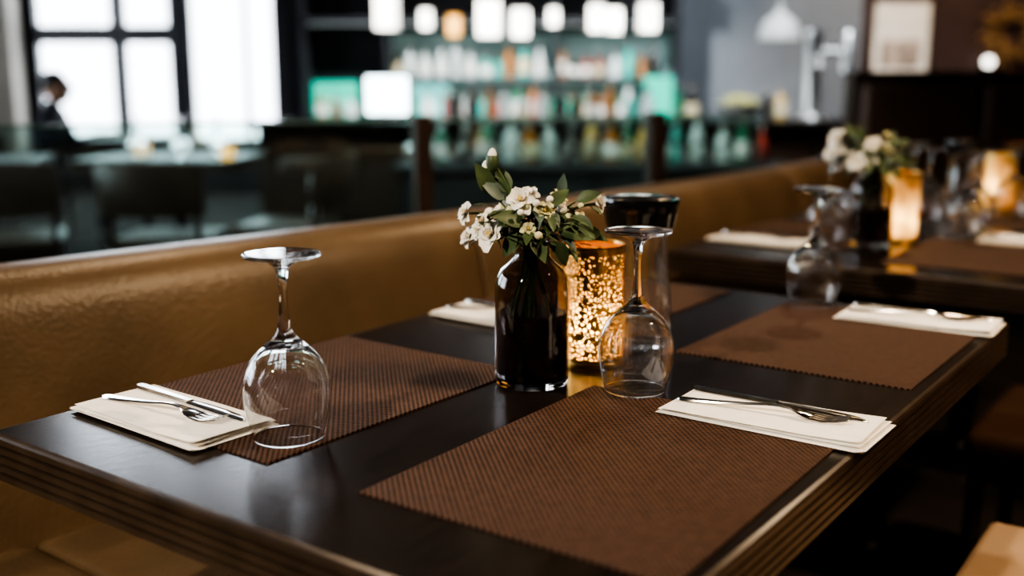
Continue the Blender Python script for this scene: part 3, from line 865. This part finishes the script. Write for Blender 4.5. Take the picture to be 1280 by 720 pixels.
# ------------------------------------------------------------------ seated person by the window
def skin_obj(name, pts, edges, mat, parent, sub=2, root=0):
    me = bpy.data.meshes.new(name)
    me.from_pydata([p[0] for p in pts], edges, [])
    me.materials.append(mat)
    o = bpy.data.objects.new(name, me); COL.objects.link(o); o.parent = parent
    sk = o.modifiers.new('skin', 'SKIN')
    for i, p in enumerate(pts):
        r_ = p[1] if hasattr(p[1], '__len__') else (p[1], p[1])
        me.skin_vertices[0].data[i].radius = r_
        me.skin_vertices[0].data[i].use_root = (i == root)
    sk.use_smooth_shade = True
    sb = o.modifiers.new('sub', 'SUBSURF'); sb.levels = sub; sb.render_levels = sub
    return o
def person(loc, rz):
    e = empty('seated_man', loc, rz)
    up = [((0, 0, .50), (.15, .12)), ((0, .03, .66), (.14, .10)), ((0, .07, .82), (.16, .11)), ((0, .09, .93), (.13, .09)), ((0, .10, .99), (.055, .055)), ((0, .115, 1.03), (.05, .05))]
    ed = [(0, 1), (1, 2), (2, 3), (3, 4), (4, 5)]
    for sx in (-1, 1):
        b = len(up)
        up += [((sx * .16, .09, .93), .06), ((sx * .21, .16, .76), .046), ((sx * .21, .20, .72), .042), ((sx * .14, .40, .785), .030)]
        ed += [(3, b), (b, b + 1), (b + 1, b + 2), (b + 2, b + 3)]
    skin_obj('jacket', up, ed, M['jacket'], e)
    lo = [((0, 0, .50), (.14, .11))]; ed = []
    for sx in (-1, 1):
        b = len(lo)
        lo += [((sx * .09, .04, .50), .085), ((sx * .12, .42, .52), .062), ((sx * .12, .44, .48), .058), ((sx * .12, .40, .12), .042)]
        ed += [(0, b), (b, b + 1), (b + 1, b + 2), (b + 2, b + 3)]
    skin_obj('trousers', lo, ed, M['trouser'], e)
    for i, sx in enumerate((-1, 1)):
        skin_obj('shoe_%d' % (i + 1), [((sx * .12, .37, .075), (.04, .042)), ((sx * .12, .46, .07), (.042, .038)), ((sx * .12, .56, .06), (.035, .028))], [(0, 1), (1, 2)], M['hair'], e)
        w = Vector((sx * .14, .40, .785))
        pts = [(w, (.024, .018)), (w + Vector((-sx * .01, .05, .008)), (.036, .014)), (w + Vector((-sx * .015, .085, .008)), (.038, .012))]
        skin_obj('palm_%d' % (i + 1), pts, [(0, 1), (1, 2)], M['skin'], e)
        for k, L_ in enumerate((.068, .078, .074, .058)):
            b = w + Vector((-sx * .015 + (k - 1.5) * .019, .085, .008))
            skin_obj('finger_%d_%d' % (i + 1, k + 1), [(b, .009), (b + Vector((0, L_ * .45, .008)), .0085), (b + Vector((0, L_ * .8, 0)), .008), (b + Vector((0, L_, -.008)), .007)], [(0, 1), (1, 2), (2, 3)], M['skin'], e, 1)
        b = w + Vector((-sx * .035, .035, .004))
        skin_obj('thumb_%d' % (i + 1), [(b, .011), (b + Vector((-sx * .025, .025, .002)), .0095), (b + Vector((-sx * .032, .052, -.002)), .008)], [(0, 1), (1, 2)], M['skin'], e, 1)
    mb = MB()
    c = Vector((0, .135, 1.115))
    mb.ball(c, (.074, .092, .10), 0, 24, 16); mb.ball(c + Vector((0, .02, -.05)), (.056, .068, .062), 0, 20, 12)
    mb.ball(c + Vector((0, .10, -.012)), (.012, .018, .022), 0, 12, 8)
    mb.tube([c + Vector((0, .088, .02)), c + Vector((0, .104, -.01))], [.007, .011], 8, 0)
    for sx in (-1, 1):
        mb.ball(c + Vector((sx * .075, -.005, -.01)), (.010, .018, .03), 0, 12, 8)
        mb.ball(c + Vector((sx * .03, .079, .012)), .013, 2, 12, 8); mb.ball(c + Vector((sx * .03, .089, .012)), .006, 3, 10, 6)
        mb.tube([c + Vector((sx * .015, .092, .033)), c + Vector((sx * .046, .078, .033))], .004, 6, 1)
    mb.ball(c + Vector((0, .083, -.055)), (.024, .010, .008), 4, 12, 8)
    mb.ball(c + Vector((0, -.018, .028)), (.081, .092, .092), 1, 24, 16)
    mb.obj('head', [M['skin'], M['hair'], M['eye'], M['iris'], M['lip']], e, sharp=0)
person((-3.28, 7.4, -.03), rad(-80))
chair((-3.35, 7.39, -.0), rad(-80), M['leatherd'])
table(-2.56, 7.32, .6, .6, .15, True, 'cafe_table', M['bgtable'])

# ------------------------------------------------------------------ lights
def light(kind, name, loc, energy, col, target=None, **kw):
    l = bpy.data.lights.new(name, kind); l.energy = energy; l.color = col
    for k, v in kw.items(): setattr(l, k, v)
    o = bpy.data.objects.new(name, l); COL.objects.link(o); o.location = loc
    if target is not None:
        o.rotation_euler = (Vector(target) - Vector(loc)).to_track_quat('-Z', 'Y').to_euler()
    return o
def ceiling_spot(loc, target, energy, col, size=rad(60), r=.05):
    e = empty('ceiling_key_and_fill_spot', loc)  # also makes the fixtures of the added fill spots
    d = (Vector(target) - Vector(loc)).normalized()
    mb = MB(); q = d.to_track_quat('-Z', 'Y').to_matrix().to_4x4()
    mb.lathe([(.07, 0), (.075, .02), (.075, .14), (.06, .16), (0, .16)], 24, 0, q)
    top = q @ Vector((0, 0, .15))
    mb.tube([top, (top.x, top.y, H - loc[2])], .01, 8)
    mb.obj('can', [M['iron']], e)
    o = light('SPOT', 'lamp', loc, energy, col, target, spot_size=size, spot_blend=.6, shadow_soft_size=r)
    o.parent = e; o.location = (0, 0, 0)
ceiling_spot((-1.89, -1.16, 3.05), (-.2, 1.3, .7), 430, (1, .86, .69), rad(55), .06)
ceiling_spot((1.9, .9, 2.9), (.8, 1.9, .7), 220, (1, .74, .48), rad(75), .08)
ceiling_spot((-.6, 3.4, 3.4), (-.9, 1.9, .8), 80, (1, .76, .52), rad(80), .08)  # general fill, fixture added behind the banquette
ceiling_spot((1.6, 4.4, 3.4), (1.2, 3.4, .7), 130, (1, .74, .48), rad(80), .08)  # general fill, fixture added over the second table
ceiling_spot((3.4, 6.6, 3.2), (3.4, 8.6, 1.4), 190, (1, .78, .56), rad(70), .05)  # added to brighten the right back wall, print and wreath
ceiling_spot((0, 7.0, 3.3), (0, 8.4, 1.1), 680, (.98, 1, .98), rad(90), .08)  # added to light the bottle shelves from the front
ceiling_spot((1.9, 5.0, 3.3), (1.9, 7.4, 1.1), 320, (.9, .96, 1), rad(60), .08)  # added to brighten the grey wall and beer tap
ceiling_spot((0.3, 4.2, 3.4), (.3, 5.6, .7), 280, (.92, 1, .95), rad(70), .08)  # added to brighten the sideboard and its glassware
ceiling_spot((-2.2, 4.2, 3.4), (-2.2, 5.3, .7), 110, (.9, .98, 1), rad(90), .08)  # added fill for the dark left mid-ground tables
for y in (3.3, 6.9):
    light('AREA', 'added_side_fill', (XL - .4, y, 2.1), 110, (.85, .93, 1), (XL + 3, y, 1.6), shape='RECTANGLE', size=2.6, size_y=2.6)  # fill lamps added outside the unseen left windows
light('AREA', 'daylight_end', (-3.4, YW + .6, 2.3), 120, (.85, .93, 1), (-2.4, YW - 4, 1.4), shape='RECTANGLE', size=3, size_y=3.2)

w = bpy.data.worlds.new('World'); S.world = w; w.use_nodes = True
bg = w.node_tree.nodes['Background']
bg.inputs[0].default_value = (.90, .95, 1, 1); bg.inputs[1].default_value = 4.5

# ------------------------------------------------------------------ camera
cam = bpy.data.cameras.new('camera'); co_ = bpy.data.objects.new('camera', cam); COL.objects.link(co_)
co_.location = (0, 0, 1.135)
co_.rotation_euler = (rad(90 - 11.14), 0, 0)
cam.sensor_width = 36; cam.lens = 1320 / 1280 * 36
cam.clip_start = .02
cam.dof.use_dof = True; cam.dof.focus_distance = 1.23; cam.dof.aperture_fstop = 1.8
S.camera = co_
S.view_settings.view_transform = 'AgX'
S.view_settings.look = 'AgX - High Contrast'
S.view_settings.exposure = 0.36
